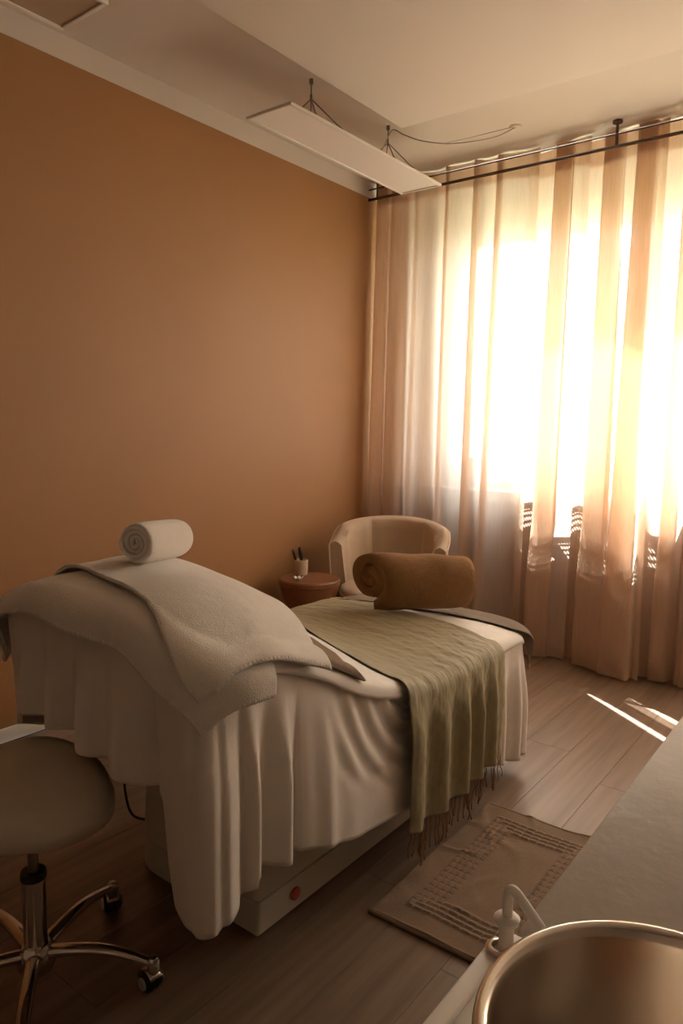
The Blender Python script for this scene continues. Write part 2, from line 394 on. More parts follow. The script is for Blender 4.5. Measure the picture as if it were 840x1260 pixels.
for bx in (-2.90, -1.335, .2, 1.3):
    bk = lathe('bracket', [(.008, 0), (.008, .11), (.026, .115), (.026, .127)], (bx, YC-.085, 2.923), 'rail', rl, 16)

# ------------------------------------------------------------------ ceiling light panels
def light_panel(x0, x1, y0, y1, z, dm, label):
    t = thing('ceiling_light', label, 'ceiling light', ((x0+x1)/2, (y0+y1)/2, z), 'slim ceiling light panels')
    w = .016
    box('frame', (x0, y0, z), (x0+w, y1, z+.014), 'panel_frame', t, bev=.002); box('frame', (x1-w, y0, z), (x1, y1, z+.014), 'panel_frame', t, bev=.002)
    box('frame', (x0+w, y0, z), (x1-w, y0+w, z+.014), 'panel_frame', t, bev=.002); box('frame', (x0+w, y1-w, z), (x1-w, y1, z+.014), 'panel_frame', t, bev=.002)
    box('diffuser', (x0+w-.001, y0+w-.001, z+.005), (x1-w+.001, y1-w+.001, z+.012), dm, t)
    xm = (x0+x1)/2
    for yh in (y0+.30, y1-.36):
        sw = tube('suspension_wire', [(xm, yh, ZC), (xm, yh, z+.165)], .0032, 'wire', t, 6)
        lathe('ceiling_hook', [(.010, 0), (.010, .022), (.004, .022)], (xm, yh, ZC-.023), 'wire', sw, 12)
        lathe('wire_clamp', [(.003, -.02), (.006, -.012), (.006, .012), (.003, .02)], (xm, yh, z+.165), 'wire', sw, 10)
        for (ex, ey) in ((x1-.02, yh-.10), (x1-.02, yh+.13), (x0+.02, yh-.10), (x0+.02, yh+.13)):
            q = tube('bridle_wire', [(xm, yh, z+.160), (ex, ey, z+.014)], .0028, 'wire', t, 6)
            d = (Vector((xm, yh, z+.160))-Vector((ex, ey, z+.014))).normalized()
            tube('wire_end', [Vector((ex, ey, z+.012)), Vector((ex, ey, z+.012))+d*.05], .0065, 'wire', q, 8)
    box('driver', (xm-.03, y1-.62, z+.013), (xm+.03, y1-.42, z+.033), 'panel_frame', t, bev=.003)
    return t
light_panel(-2.515, -2.235, 2.50, 3.82, 2.80, 'diffuser', 'slim white light panel hung on wires near the curtain rail')
light_panel(-2.515, -2.235, .26, 1.575, 2.80, 'diffuser2', 'slim light panel with a tan face, hung farther from the curtains')
cab = [(-2.375, 3.36, 2.835), (-2.373, 3.42, 2.93), (-2.36, 3.48, 3.03), (-2.30, 3.50, 3.00), (-2.20, 3.53, 2.955), (-2.08, 3.58, 2.93), (-1.97, 3.66, 2.94), (-1.87, 3.77, 2.98), (-1.81, 3.87, 3.045)]
ct = thing('light_cable', 'thin clear cable sagging from the light panel to a ceiling outlet', 'cable', cab[-1])
tube('cord', catmull(cab, 8), .0032, 'cable', ct, 6)
cab2 = [(-2.08, 3.585, 2.934), (-1.97, 3.69, 2.975), (-1.81, 3.86, 3.046)]
tube('cord', catmull(cab2, 8), .002, 'cable', ct, 6)
lathe('outlet_cap', [(.03, 0), (.034, .004), (.034, .008)], (-1.81, 3.87, ZC-.008), 'ceiling', ct, 20)

# ------------------------------------------------------------------ treatment table
BX, BY, HX, HY, RC = -1.58, 1.885, .420, .860, .10
YN, YF = BY-HY, BY+HY
GY = [(.8, .88), (.95, .92), (1.02, .96), (1.10, .99), (1.20, 1.0), (1.32, .97), (1.44, .86), (1.56, .68), (1.70, .42), (1.84, .20), (1.98, .06), (2.12, 0), (3, 0)]
gx = np.array([a for a, b in GY]); gv = np.array([b for a, b in GY])
def G(y):
    return sum(np.interp(y+k, gx, gv) for k in (-.05, -.025, 0, .025, .05))/5
def H(x, y):
    t = (x-BX)/HX; g = G(y+.13*t*sstep(1.0, 1.3, y)); e = np.clip(abs(t), 0, 1.1)
    return .612 + .352*g - (e**4)*(.022+(.09 if t > 0 else .10)*g) - .018*np.clip((y-2.45)/.25, 0, 1)**2
def drape(x, y, off, fold=None, rb=.035, zmin=.012):
    dx, dy = x-BX, y-BY
    qx, qy = abs(dx)-(HX-RC), abs(dy)-(HY-RC)
    mx, my = max(qx, 0), max(qy, 0); L = math.hypot(mx, my); d = L-RC
    if d <= 0: return (x, y, float(H(x, y))+off)
    nxx, nyy = mx/L*math.copysign(1, dx), my/L*math.copysign(1, dy)
    cx = BX+math.copysign(min(abs(dx), HX-RC), dx); cy = BY+math.copysign(min(abs(dy), HY-RC), dy)
    px, py = cx+nxx*RC, cy+nyy*RC
    q = PI/2*rb
    if d < q: o = rb*math.sin(d/rb); drop = rb*(1-math.cos(d/rb))
    else: o = rb; drop = rb+(d-q)
    fo = fold(px, py, nxx, nyy, d) if fold else 0
    z = float(H(px, py))-drop + off*math.cos(min(d/rb, PI/2))
    o2 = off*math.sin(min(d/rb, PI/2))
    ex = 0
    if z < zmin: ex = (zmin-z)*.5; z = zmin
    return (px+nxx*(o+o2+fo+ex), py+nyy*(o+o2+fo+ex), z)
def scoord(px, py, nx_, ny_):
    """running coordinate: right side = y, near end continues below YN+RC, far end beyond YF-RC"""
    th = math.atan2(ny_, nx_); R = .24
    if -PI/2 < th < 0 and abs(nx_) > 1e-6 and abs(ny_) > 1e-6: return (YN+RC) + th*R
    if ny_ < -.999: return (YN+RC) - PI/2*R - ((BX+HX-RC)-px)
    if nx_ > .999: return py
    if 0 < th < PI/2: return (YF-RC)+th*R
    if ny_ > .999: return (YF-RC)+PI/2*R+((BX+HX-RC)-px)
    return px*1.0+py+9
tb = thing('treatment_table', 'cream electric treatment table under the white sheet', 'massage table', (BX, BY, 0))
def prism(name, outline, z0, z1, m, parent, top_scale=1.0, bev=.012):
    c = np.mean(np.array(outline), 0); bm = bmesh.new()
    lo = [bm.verts.new((p[0], p[1], z0)) for p in outline]; hi = [bm.verts.new((c[0]+(p[0]-c[0])*top_scale, c[1]+(p[1]-c[1])*top_scale, z1)) for p in outline]
    n = len(outline)
    for i in range(n): bm.faces.new((lo[i], lo[(i+1) % n], hi[(i+1) % n], hi[i]))
    bm.faces.new(lo[::-1]); bm.faces.new(hi); bmesh.ops.recalc_face_normals(bm, faces=bm.faces)
    if bev: bmesh.ops.bevel(bm, geom=[e for e in bm.edges if abs(e.verts[0].co.z-e.verts[1].co.z) < 1e-6], offset=bev, segments=2, affect='EDGES')
    me = bpy.data.meshes.new(name); bm.to_mesh(me); bm.free()
    return sharp(link(name, me, m, parent), 35)
def base_outline(x0, x1, y0, y1, r_l, r_r):
    o = []
    for k in range(9):
        a = PI+PI/2*k/8; o.append((x0+r_l+r_l*math.cos(a), y0+r_l+r_l*math.sin(a)))
    for k in range(5):
        a = 1.5*PI+PI/2*k/4; o.append((x1-r_r+r_r*math.cos(a), y0+r_r+r_r*math.sin(a)))
    for k in range(5):
        a = PI/2*k/4; o.append((x1-r_r+r_r*math.cos(a), y1-r_r+r_r*math.sin(a)))
    for k in range(9):
        a = PI/2+PI/2*k/8; o.append((x0+r_l+r_l*math.cos(a), y1-r_l+r_l*math.sin(a)))
    return o
prism('plinth', base_outline(-1.86, -1.262, 1.30, 2.56, .16, .012), .012, .112, 'bed_body', tb, .985, .006)
prism('housing', base_outline(-1.862, -1.266, 1.300, 2.555, .17, .016), .1135, .40, 'bed_body', tb, .975, .004)
box('column', (-1.74, 1.65, .40), (-1.38, 2.2, .50), 'bed_body', tb, bev=.01)
box('side_panel', (-1.292, 1.62, .13), (-1.264, 2.3, .27), 'bed_body', tb, bev=.004)
lathe('badge', [(.019, 0), (.019, .004), (.013, .006)], (-1.263, 1.455, .062), 'red', tb, 20, axis=(1, 0, 0))
lathe('socket', [(.018, 0), (.018, .006), (.010, .007), (.009, .002)], (-1.263, 2.0, .085), 'bed_dark', tb, 20, axis=(1, 0, 0))
for fx in (-1.74, -1.36):
    for fy in (1.42, 2.44): lathe('foot', [(.025, 0), (.025, .014)], (fx, fy, 0), 'bed_dark', tb, 16)
# mattress follows the raised head part
def bed_slab(name, inset, dz0, dz1, m, y0=YN, y1=YF):
    top = []; bot = []
    for i in range(60):
        v = y0+inset+(y1-y0-2*inset)*i/59
        xs = [BX-HX+inset+(2*HX-2*inset)*j/30 for j in range(31)]
        top.append([(x, v, float(H(x, v))+dz1) for x in xs]); bot.append([(x, v, .50+.30*float(G(v))+dz0) for x in xs])
    ring = [np.concatenate([np.array(t), np.array(b)[::-1]]) for t, b in zip(top, bot)]
    P = np.array(ring); nu, nv = P.shape[:2]; f = []
    for i in range(nu-1):
        for j in range(nv): f.append((i*nv+j, (i+1)*nv+j, (i+1)*nv+(j+1) % nv, i*nv+(j+1) % nv))
    f.append(tuple(range(nv))); f.append(tuple((nu-1)*nv+j for j in range(nv))[::-1])
    return sharp(link(name, fixn(mesh(name, P.reshape(-1, 3), f)), m, tb), 50)
bed_slab('mattress', .015, .0, -.012, 'upholstery')
box('frame', (-1.90, 1.25, .475), (-1.22, 2.6, .498), 'bed_dark', tb, bev=.006)

# --- white sheet
ridges = [(.955, .10, .090), (.985, .012, -.014), (.905, .014, -.008), (1.075, .018, -.012), (1.125, .028, .036), (1.18, .018, -.012), (1.235, .032, .040), (1.30, .02, -.012), (1.40, .035, .018), (1.50, .06, .010),
          (.61, .055, .035), (.705, .018, -.03), (.53, .02, -.015), (.47, .05, .042), (.385, .03, -.022), (.31, .03, .032), (.25, .02, -.024), (.18, .032, .032), (.12, .02, -.02), (.06, .03, .03), (0.0, .02, -.02), (-.06, .03, .03),
          (2.50, .028, .022), (2.56, .02, -.014), (2.63, .03, .03), (2.74, .04, .035), (2.82, .02, -.02), (2.9, .03, .03), (3.0, .03, -.02), (3.1, .05, .03)]
def sheet_fold(px, py, nx_, ny_, d):
    s = scoord(px, py, nx_, ny_)
    k = float(sstep(.02, .34, d))
    v = sum(a*math.exp(-((s-c)/w)**2) for c, w, a in ridges)*k
    if 1.3 < s < 1.95:      # swags hanging between the folds and the throw
        z = -d; r = math.hypot(s-1.80, (z+.00)*1.0)
        msk = float(sstep(1.38, 1.52, s)*(1-sstep(1.86, 1.95, s))*sstep(.01, .08, d)*(1-sstep(.26, .36, d)))
        v += .0065*msk*math.sin(2*PI*(r-.02)/.088)
        v += .02*float(sstep(.05, .45, d))
    if s > 5: v += .02*math.sin(s*30)*k
    return v
def build_cloth(name, u0, u1, v0, v1, fpos, nu, nv, m, parent=None, thick=.003, off=1.0):
    P = [[fpos(u0+(u1-u0)*i/(nu-1), v0+(v1-v0)*j/(nv-1)) for j in range(nv)] for i in range(nu)]
    return grid(name, P, m, parent, thick=thick, off=off)
def sheet_perimeter():
    P = []                                       # px, py, nx, ny, hem height
    xr, xl, yn, yf = BX+HX-RC, BX-HX+RC, YN+RC, YF-RC
    for y in np.linspace(yn, yf, 220)[:-1]: P.append((xr+RC, y, 1, 0, np.interp(y, [yn, 1.12, 1.2, 1.32, 1.42, 1.55, 1.8, 2.3, 2.6], [.315, .335, .315, .30, .27, .235, .20, .13, .055])))
    def corner(cx, cy, a0, n, hz):
        for k in range(n):
            a = a0+PI/2*k/n; P.append((cx+RC*math.cos(a), cy+RC*math.sin(a), math.cos(a), math.sin(a), hz(k/n)))
    corner(xr, yf, 0, 24, lambda t: .055-.03*math.sin(t*PI)+.06*t)
    for x in np.linspace(xr, xl, 60)[:-1]: P.append((x, yf+RC, 0, 1, .12))
    corner(xl, yf, PI/2, 14, lambda t: .12+.08*t)
    for y in np.linspace(yf, yn, 90)[:-1]: P.append((xl-RC, y, -1, 0, .20+.25*(yf-y)/(yf-yn)))
    corner(xl, yn, PI, 14, lambda t: .45+.08*t)
    for x in np.linspace(xl, xr, 110)[:-1]: P.append((x, yn-RC, 0, -1, np.interp(x, [-2, -1.8, -1.65, -1.5, -1.4, -1.26], [.58, .585, .58, .56, .54, .53])))
    corner(xr, yn, 1.5*PI, 46, lambda t: float(np.interp(t, [0, .10, .20, .45, .8, 1], [.52, .36, .285, .262, .285, .315])))
    return P
def sheet_rows():
    rows = []; rb = .035
    for (px, py, nx_, ny_, hz) in sheet_perimeter():
        r = []
        for q in np.linspace(0, 1, 16)**.7:
            x = BX+(px-BX)*q; y = BY+(py-BY)*q; r.append((x, y, float(H(x, y))+.004))
        L = float(H(px, py))-hz
        for d in np.linspace(0, 1, 46)[1:]**1.15*L:
            if d < PI/2*rb: o = rb*math.sin(d/rb); dr = rb*(1-math.cos(d/rb))
            else: o = rb; dr = rb+d-PI/2*rb
            o += sheet_fold(px, py, nx_, ny_, d)
            r.append((px+nx_*o, py+ny_*o, max(.012, float(H(px, py))-dr)))
        rows.append(r)
    return rows
sh = grid('bed_sheet', sheet_rows(), 'sheet', closed_u=True, thick=.003, off=1.0)
tag(sh, 'long white flannel sheet hanging in folds around the treatment table', 'sheet')

# --- white top cover whose edge just turns over the side
def cover_pos(u, v):
    y = 1.06+v*1.60; x = (BX-HX-.02)+u*((BX+HX+.055+.010*math.sin(y*9))-(BX-HX-.02))
    p = drape(x, y, .010, lambda a, b, c, e, d: .006, rb=.03); return (p[0], p[1], p[2]+.002*float(vnoise(x, y, 4, 2)))
cv = build_cloth('bed_cover', 0, 1, 0, 1, cover_pos, 90, 130, 'cover', thick=.003)
tag(cv, 'smooth white cotton cover on top of the treatment table, under the green throw', 'bed cover')

def quad_pos(q, off, wr=0.0, sc=5, seed=1, fold=None, rb=.035, pil=0.0, zmin=.012):
    q = [np.array(p) for p in q]
    def f(u, v):
        p = q[0]*(1-u)*(1-v)+q[1]*u*(1-v)+q[2]*u*v+q[3]*(1-u)*v
        w = wr*float(vnoise(p[0], p[1], sc, seed))
        e = min(u, 1-u, v, 1-v)
        return drape(float(p[0]), float(p[1]), off+w+wr*.8+pil*(float(sstep(0, .12, e))), fold, rb, zmin)
    return f
def stitches(parent, f, edges, step, r=.0016, ln=.009):
    V = []; Fc = []
    for (a, b) in edges:
        a = np.array(a); b = np.array(b); pa = np.array(f(*a)); 
        N = 200; pts = [np.array(f(*(a+(b-a)*k/N))) for k in range(N+1)]
        mid = np.array([.5, .5]); acc = 0
        for k in range(1, N+1):
            acc += np.linalg.norm(pts[k]-pts[k-1])
            if acc > step:
                acc = 0; uv = a+(b-a)*k/N; inn = (mid-uv); inn = inn/np.linalg.norm(inn)*.001
                n2 = np.array([b[1]-a[1], -(b[0]-a[0])]); n2 = n2*np.sign(np.dot(n2, mid-uv)); p2 = np.array(f(*(uv+n2*.004)))
                d = p2-pts[k]; d = d/(np.linalg.norm(d)+1e-9)
                t = pts[k]-pts[k-1]; t = t/(np.linalg.norm(t)+1e-9); nn = np.cross(d, t); nn = nn*(1 if nn[2] > 0 or abs(nn[2]) < .2 and nn[0] > 0 else -1)
                o = nn*.0085
                me = tube_mesh('s', [pts[k]+o-d*.001, pts[k]+o*1.05+d*ln*.5, pts[k]+o+d*ln], r, 4); k0 = len(V)
                V.extend([tuple(v.co) for v in me.vertices]); Fc.extend([tuple(i+k0 for i in p.vertices) for p in me.polygons]); bpy.data.meshes.remove(me)
    o = link('hem_stitching', mesh('hem_stitching', V, Fc), 'stitch', parent); o['kind'] = 'stuff'
    return o
def soft_fold(px, py, nx_, ny_, d): 
    s = scoord(px, py, nx_, ny_); return .004+float(sstep(0, .1, d))*(.012*math.sin(s*17+.6)+.008)
# lower and upper white towels over the head end
fA = quad_pos([(-2.14, .975), (-1.065, .925), (-1.075, 1.16), (-2.10, 1.52)], .020, .004, 3.5, 3, soft_fold)
tA = build_cloth('towel', 0, 1, 0, 1, fA, 110, 60, 'terry_white', thick=.009)
tag(tA, 'white terry towel hanging over the raised head end, lower of two', 'towel', 'white towels on the head end')
stitches(tA, fA, [((0, 0), (1, 0)), ((1, 0), (1, 1))], .011)
fB = quad_pos([(-2.12, 1.17), (-1.135, .985), (-1.12, 1.375), (-2.08, 1.84)], .038, .0055, 3.5, 8, soft_fold)
tB = build_cloth('towel', 0, 1, 0, 1, fB, 110, 80, 'terry_white', thick=.009)
tag(tB, 'white terry towel spread on top of another towel, under the small towel roll', 'towel', 'white towels on the head end')
stitches(tB, fB, [((1, 0), (1, 1)), ((0, 0), (1, 0))], .011)
fT = quad_pos([(-1.25, 1.34), (-1.135, 1.34), (-1.125, 1.565), (-1.185, 1.535)], .019, .002, 8, 4, None, pil=.008)
tT = build_cloth('towel', 0, 1, 0, 1, fT, 50, 40, 'terry_taupe', thick=.007)
tag(tT, 'small taupe terry towel sticking out from under the white towel', 'towel')

# --- sage throw with fringe
def throw_fold(px, py, nx_, ny_, d):
    s = scoord(px, py, nx_, ny_); k = float(sstep(.01, .22, d))
    if nx_ < 0: return .01
    e = [(1.80, .05, .030), (1.90, .032, -.012), (1.975, .035, .024), (2.05, .028, -.008), (2.115, .030, .030), (2.175, .02, -.01), (2.225, .022, .028), (2.28, .02, -.008), (2.33, .025, .026), (2.40, .03, .012)]
    return .018+k*(sum(a*math.exp(-((s-c)/w)**2) for c, w, a in e))
def throw_pos(u, v):
    x = (BX-HX-.05)+u*(2*HX+.05+.475-.05*v)
    yn = np.interp(x, [-2.1, -1.5, -1.3, -1.16, -.6], [1.60, 1.52, 1.64, 1.765, 1.76]); yf = np.interp(x, [-2.1, -1.16, -.6], [2.62, 2.43, 2.40])
    y = yn+v*(yf-yn)
    if u > .999 or True: 
        x2 = x - .05*v*float(sstep(.75, 1, u))*0
    wv = .004*float(vnoise(x*1.2, y*2.6, 5, 21))+.0025*float(vnoise(x*2, y*5, 6, 22))
    return drape(float(x2), float(y), .0165+wv*.8+.002, throw_fold, rb=.035)
th = build_cloth('throw', 0, 1, 0, 1, throw_pos, 190, 130, 'sage', thick=.0025)
tag(th, 'sage green fringed throw laid across the treatment table', 'throw')
rf = random.Random(4)
for k in range(46):
    v = (k+.5)/46; p = np.array(throw_pos(1.0, v)); L = rf.uniform(.075, .11); a = rf.uniform(-.012, .012); b = rf.uniform(-.01, .01)
    z1 = max(.006, p[2]-L)
    pts = [(p[0], p[1], p[2]+.004)]+[(p[0]+a*t+.0025*math.sin(t*9+k), p[1]+b*t+.003*math.sin(t*7+k*2), p[2]+(z1-p[2])*t) for t in (.25, .5, .75, 1)]
    tube('fringe_strand', catmull(pts, 2), [.0017]*7+[.0024]*2, 'fringe', th, 5)

# --- taupe cloth at the foot end
fD = quad_pos([(-1.98, 2.52), (-1.15, 2.655), (-1.05, 2.82), (-1.98, 2.78)], .018, .002, 5, 9, lambda a, b, c, e, d: .022)
tD = build_cloth('foot_cloth', 0, 1, 0, 1, fD, 80, 40, 'taupe_cloth', thick=.003)
tag(tD, 'thin taupe cloth under the brown towel roll at the foot end', 'cloth')

# --- rolled towels
def towel_roll(name, label, c0, c1, R, turns, th_, m, skew0=0.0, skew1=0.0, flat=.0, seed=1, group=None, start=.0, flap=0.0, lumps=.02):
    """spiral sheet with thickness extruded from end c0 to end c1"""
    c0 = Vector(c0); c1 = Vector(c1); ax = (c1-c0); L = ax.length; ax.normalize()
    z = Vector((0, 0, 1)); s = z.cross(ax).normalized(); u = ax.cross(s)
    n = int(turns*40); prof_o = []; prof_i = []
    for k in range(n+1):
        t = k/n; a = start - t*turns*2*PI; r = R*(.10+.90*(1-t)) if False else R - (R-.012)*t
        if t < .03 and flap: r += flap*(1-t/.03)
        prof_o.append((r, a)); prof_i.append((max(.003, r-th_*(1 if t < .96 else .7)), a))
    loop = prof_o+prof_i[::-1]
    rings = []; K = 18; rr = random.Random(seed)
    for i in range(K+1):
        v = i/K; ends = (1-abs(2*v-1)**8*.10)
        ring = []
        for (r, a) in loop:
            lump = (1.06-.13*v if R > .1 else 1)+lumps*float(vnoise(v*2.0, a/6.0, 1.0, seed))
            x_ = r*ends*math.cos(a)*lump; y_ = r*ends*math.sin(a)*lump*(1-flat*.5)
            if y_ < -R*(1-flat): y_ = -R*(1-flat)
            tel = .010*float(vnoise(r*9, a*.25, 1.0, seed+3))
            axpos = v*L + (skew0*x_*(1-v)+skew1*x_*v) + (tel*(1 if v < .5 else -1)*(abs(2*v-1)**4)) + ((R-r)*.10*(1-2*v)*abs(2*v-1)**4)
            ring.append(tuple(c0 + ax*axpos + s*x_ + u*(y_+R*(1-flat))))
        rings.append(ring)
    P = np.array(rings); nu, nv = P.shape[:2]; f = []
    for i in range(nu-1):
        for j in range(nv): f.append((i*nv+j, (i+1)*nv+j, (i+1)*nv+(j+1) % nv, i*nv+(j+1) % nv))
    N = n+1
    for e in (0, nu-1):
        for k in range(n):
            a, b, c, d = e*nv+k, e*nv+k+1, e*nv+(nv-2-k), e*nv+(nv-1-k)
            f.append((a, b, c, d) if e else (d, c, b, a))
    o = link(name, fixn(mesh(name, P.reshape(-1, 3), f)), m); 
    return tag(o, label, 'towel', group)
towel_roll('towel_roll', 'large brown plush towel roll at the foot end', (-1.725, 2.43, .640), (-1.42, 2.735, .638), .131, 2.4, .040, 'terry_brown', skew0=-.62, skew1=-.1, flat=.06, seed=5, start=-1.9, flap=.01, lumps=.06)
wr = towel_roll('towel_roll', 'small white towel roll on top of the head end', (-1.622, 1.185, float(H(-1.62, 1.20))+.052), (-1.687, 1.39, float(H(-1.68, 1.36))+.054), .064, 3.6, .0125, 'terry_white', flat=.05, seed=9, start=-1.2, lumps=.015)

# ------------------------------------------------------------------ armchair
def armchair(cx, cy, face):
    t = thing('armchair', 'beige velvet tub armchair with piped edges in the corner', 'armchair', (cx, cy, 0))
    f = Vector((math.cos(face), math.sin(face), 0)); s = Vector((-f.y, f.x, 0)); c = Vector((cx, cy, 0))
    def W(lx, ly, z): return tuple(c + f*lx + s*ly + Vector((0, 0, z)))
    half = 1.72
    def shell(a, k, side):
        # a angle from the back (0) to the arms (+-half); k 0 bottom..1 top
        R = .325; st = .06*max(0, abs(a)-1.6)
        top = .80 - .06*(abs(a)/half)**2 - .07*float(sstep(1.25, half, abs(a)))
        z = .20+(top-.20)*k; r = R - (.0 if side else .075) + .03*k*(1 if side else 1) - (0 if side else .03*(1-k))
        lx = -math.cos(a)*r; ly = math.sin(a)*r*1.03
        if abs(a) > 1.57: lx += (abs(a)-1.57)*.12
        return W(lx, ly, z)
    secs = [(-half, -.78), (-.78, .36), (.36, .78+.0), (.78, half)]
    secs = [(-half, -.62), (-.62, .62), (.62, half)]
    for (a0, a1) in secs:
        n = 18; P = []
        for i in range(n+1):
            a = a0+(a1-a0)*i/n; e = min(i, n-i)/n; puff = .016*float(sstep(0, .16, e))
            ring = []
            for k in np.linspace(0, 1, 12): ring.append(np.array(shell(a, k, True)))
            tp_o = np.array(shell(a, 1, True)); tp_i = np.array(shell(a, 1, False)); md = (tp_o+tp_i)/2
            for q in (.2, .5, .8): ring.append(tp_o+(tp_i-tp_o)*q+np.array([0, 0, .026*math.sin(q*PI)]))
            for k in np.linspace(1, 0, 12):
                p = np.array(shell(a, k, False)); dirv = np.array([cx, cy, p[2]])-p; dirv /= np.linalg.norm(dirv)+1e-9; ring.append(p+dirv*puff)
            P.append(ring)
        P = np.array(P); nu, nv = P.shape[:2]; fc = []
        for i in range(nu-1):
            for j in range(nv): fc.append((i*nv+j, (i+1)*nv+j, (i+1)*nv+(j+1) % nv, i*nv+(j+1) % nv))
        fc.append(tuple(range(nv))); fc.append(tuple((nu-1)*nv+j for j in range(nv))[::-1])
        sharp(link('back_panel', fixn(mesh('back_panel', P.reshape(-1, 3), fc)), 'chair', t), 60)
    # piping along the outer rim and down the arm fronts
    rim = [shell(-half, k, True) for k in np.linspace(0, 1, 10)] + [shell(a, 1, True) for a in np.linspace(-half, half, 60)][1:-1] + [shell(half, k, True) for k in np.linspace(1, 0, 10)]
    tube('piping', rim, .0055, 'piping', t, 6)
    for sd in (-1, 1):
        inn = [shell(sd*half, k, False) for k in np.linspace(0, 1, 10)]; tube('piping', inn, .0045, 'piping', t, 6)
    # seat cushion
    P = []
    for (sc, z) in ((.0, .455), (.5, .455), (.85, .448), (.97, .43), (1.0, .40), (1.0, .30), (.97, .28), (.0, .28)):
        ring = []
        for k in range(40):
            a = 2*PI*k/40; rx = .30*math.cos(a); ry = .285*math.sin(a)
            if rx > 0: rx *= 1.22
            ring.append(W(rx*sc+.02, ry*sc, z))
        P.append(ring)
    grid('seat_cushion', P, 'chair', t, closed_v=True)
    tube('piping', [W((.30*math.cos(a)*(1.22 if math.cos(a) > 0 else 1))*1.0+.02, .285*math.sin(a), .405) for a in np.linspace(0, 2*PI, 60)], .005, 'piping', t, 6)
    P = [[W(.33*math.cos(a)*q+.0, .33*math.sin(a)*q, z) for a in np.linspace(0, 2*PI, 33)[:-1]] for q, z in ((0, .28), (1, .28), (1, .16), (0, .16))]
    sharp(grid('seat_base', P, 'chair', t, closed_v=True), 40)
    for a in (.8, 2.35, 3.93, 5.5):
        x, y = .26*math.cos(a), .26*math.sin(a); tube('leg', [W(x, y, .165), W(x*1.1, y*1.1, 0)], [.018, .011], 'bed_dark', t, 10)
    return t
armchair(-2.41, 3.62, math.atan2(-.93, .36))

# ------------------------------------------------------------------ side table, cup with combs, blossom
SX, SY, SZ = -2.70, 3.215, .50
st = thing('side_table', 'round brown wooden drum side table beside the armchair', 'side table', (SX, SY, 0))
lathe('table_top', [(.0, .46), (.175, .46), (.183, .468), (.183, .492), (.176, .50), (0, .50)], (SX, SY, 0), 'wood', st, 48, cap=False)
lathe('drum', [(.0, .0), (.15, .0), (.16, .03), (.135, .2), (.140, .33), (.170, .43), (.176, .4595), (0, .4595)], (SX, SY, 0), 'wood', st, 48, cap=False)
cx_, cy_ = -2.795, 3.25
cp = thing('comb_cup', 'cream ceramic cup holding combs on the side table', 'cup', (cx_, cy_, SZ))
lathe('cup_body', [(.0, .0), (.033, .0), (.038, .005), (.040, .09), (.038, .092), (.036, .09), (.034, .01), (0, .01)], (cx_, cy_, SZ+.001), 'cup', cp, 32, cap=False)
for k, (ax, ay, tx, ty, tz, w, label) in enumerate([(-.012, -.004, -.045, -.03, .155, .007, 'slim black tail comb leaning out of the cream cup'), (.010, .004, -.012, -.002, .170, .012, 'wide dark hairbrush standing in the cream cup')]):
    b0 = Vector((cx_+ax, cy_+ay, SZ+.014)); b1 = Vector((cx_+tx, cy_+ty, SZ+tz)); d = b1-b0
    cm = thing('hair_comb' if k == 0 else 'hair_brush', label, 'comb' if k == 0 else 'brush', b0)
    tube('handle', [b0, b0+d*.5], [.004, .005], 'bristle', cm, 8)
    tube('head', [b0+d*.48, b0+d*.55, b0+d*.75, b0+d*.95, b1], [.005, w, w*1.15, w, w*.4], 'bristle', cm, 10)
bl = thing('blossom', 'white blossom lying on the side table by the cup', 'flower', (-2.66, 3.12, SZ))
for k in range(6):
    a = k*PI/3; P = []
    for i in range(6):
        q = i/5; w = .013*math.sin(PI*min(1, q*.85+.12)); P.append([(-2.70+math.cos(a)*.032*q-math.sin(a)*w*j, 3.115+math.sin(a)*.032*q+math.cos(a)*w*j, SZ+.004+.018*q*q+.004*abs(j)) for j in (-1, -.5, 0, .5, 1)])
    grid('petal', P, 'petal', bl, thick=.0015)
lathe('flower_centre', [(.0, .002), (.006, .002), (.006, .009), (0, .011)], (-2.70, 3.115, SZ), 'cup', bl, 12, cap=False)

# ------------------------------------------------------------------ stool
TX, TY = -1.585, .85
sl_ = thing('rolling_stool', 'cream saddle stool on a chrome five-star base with casters', 'stool', (TX, TY, 0))
def seat_surface():
    n = 56; P = []
    fdir = math.radians(15)
    for (sc, zz) in ((.0, 0), (.3, 0), (.55, 0), (.75, -.002), (.88, -.008), (.96, -.022), (1.0, -.045), (.985, -.075), (.93, -.095), (.80, -.105), (.4, -.11), (0, -.11)):
        ring = []
        for k in range(n):
            a = 2*PI*k/n; rad = .198*(1+.05*math.cos(3*(a-fdir)))*sc; x = rad*math.cos(a); y = rad*math.sin(a)
            fwd = x*math.cos(fdir)+y*math.sin(fdir)
            z = .552+zz + (.030*float(sstep(.05, -.14, fwd)) - .018*float(sstep(.03, .17, fwd)) if zz > -.08 else 0)
            ring.append((TX+x, TY+y, z))
        P.append(ring)
    return grid('seat', P, 'stool_seat', sl_, closed_v=True)
seat_surface()
lathe('seat_plate', [(.0, .448), (.085, .448), (.085, .458), (0, .458)], (TX, TY, 0), 'black', sl_, 24, cap=False)
lathe('gas_rod', [(.0125, .30), (.0125, .450)], (TX, TY, 0), 'wire', sl_, 20)
lathe('collar', [(.0, .308), (.029, .308), (.031, .300), (.031, .290), (0, .29)], (TX, TY, 0), 'black', sl_, 24, cap=False)
lathe('cylinder', [(.028, .085), (.028, .291)], (TX, TY, 0), 'chrome', sl_, 28)
lathe('hub', [(.0, .05), (.040, .05), (.046, .065), (.044, .10), (.032, .118), (0, .118)], (TX, TY, 0), 'chrome', sl_, 28, cap=False)
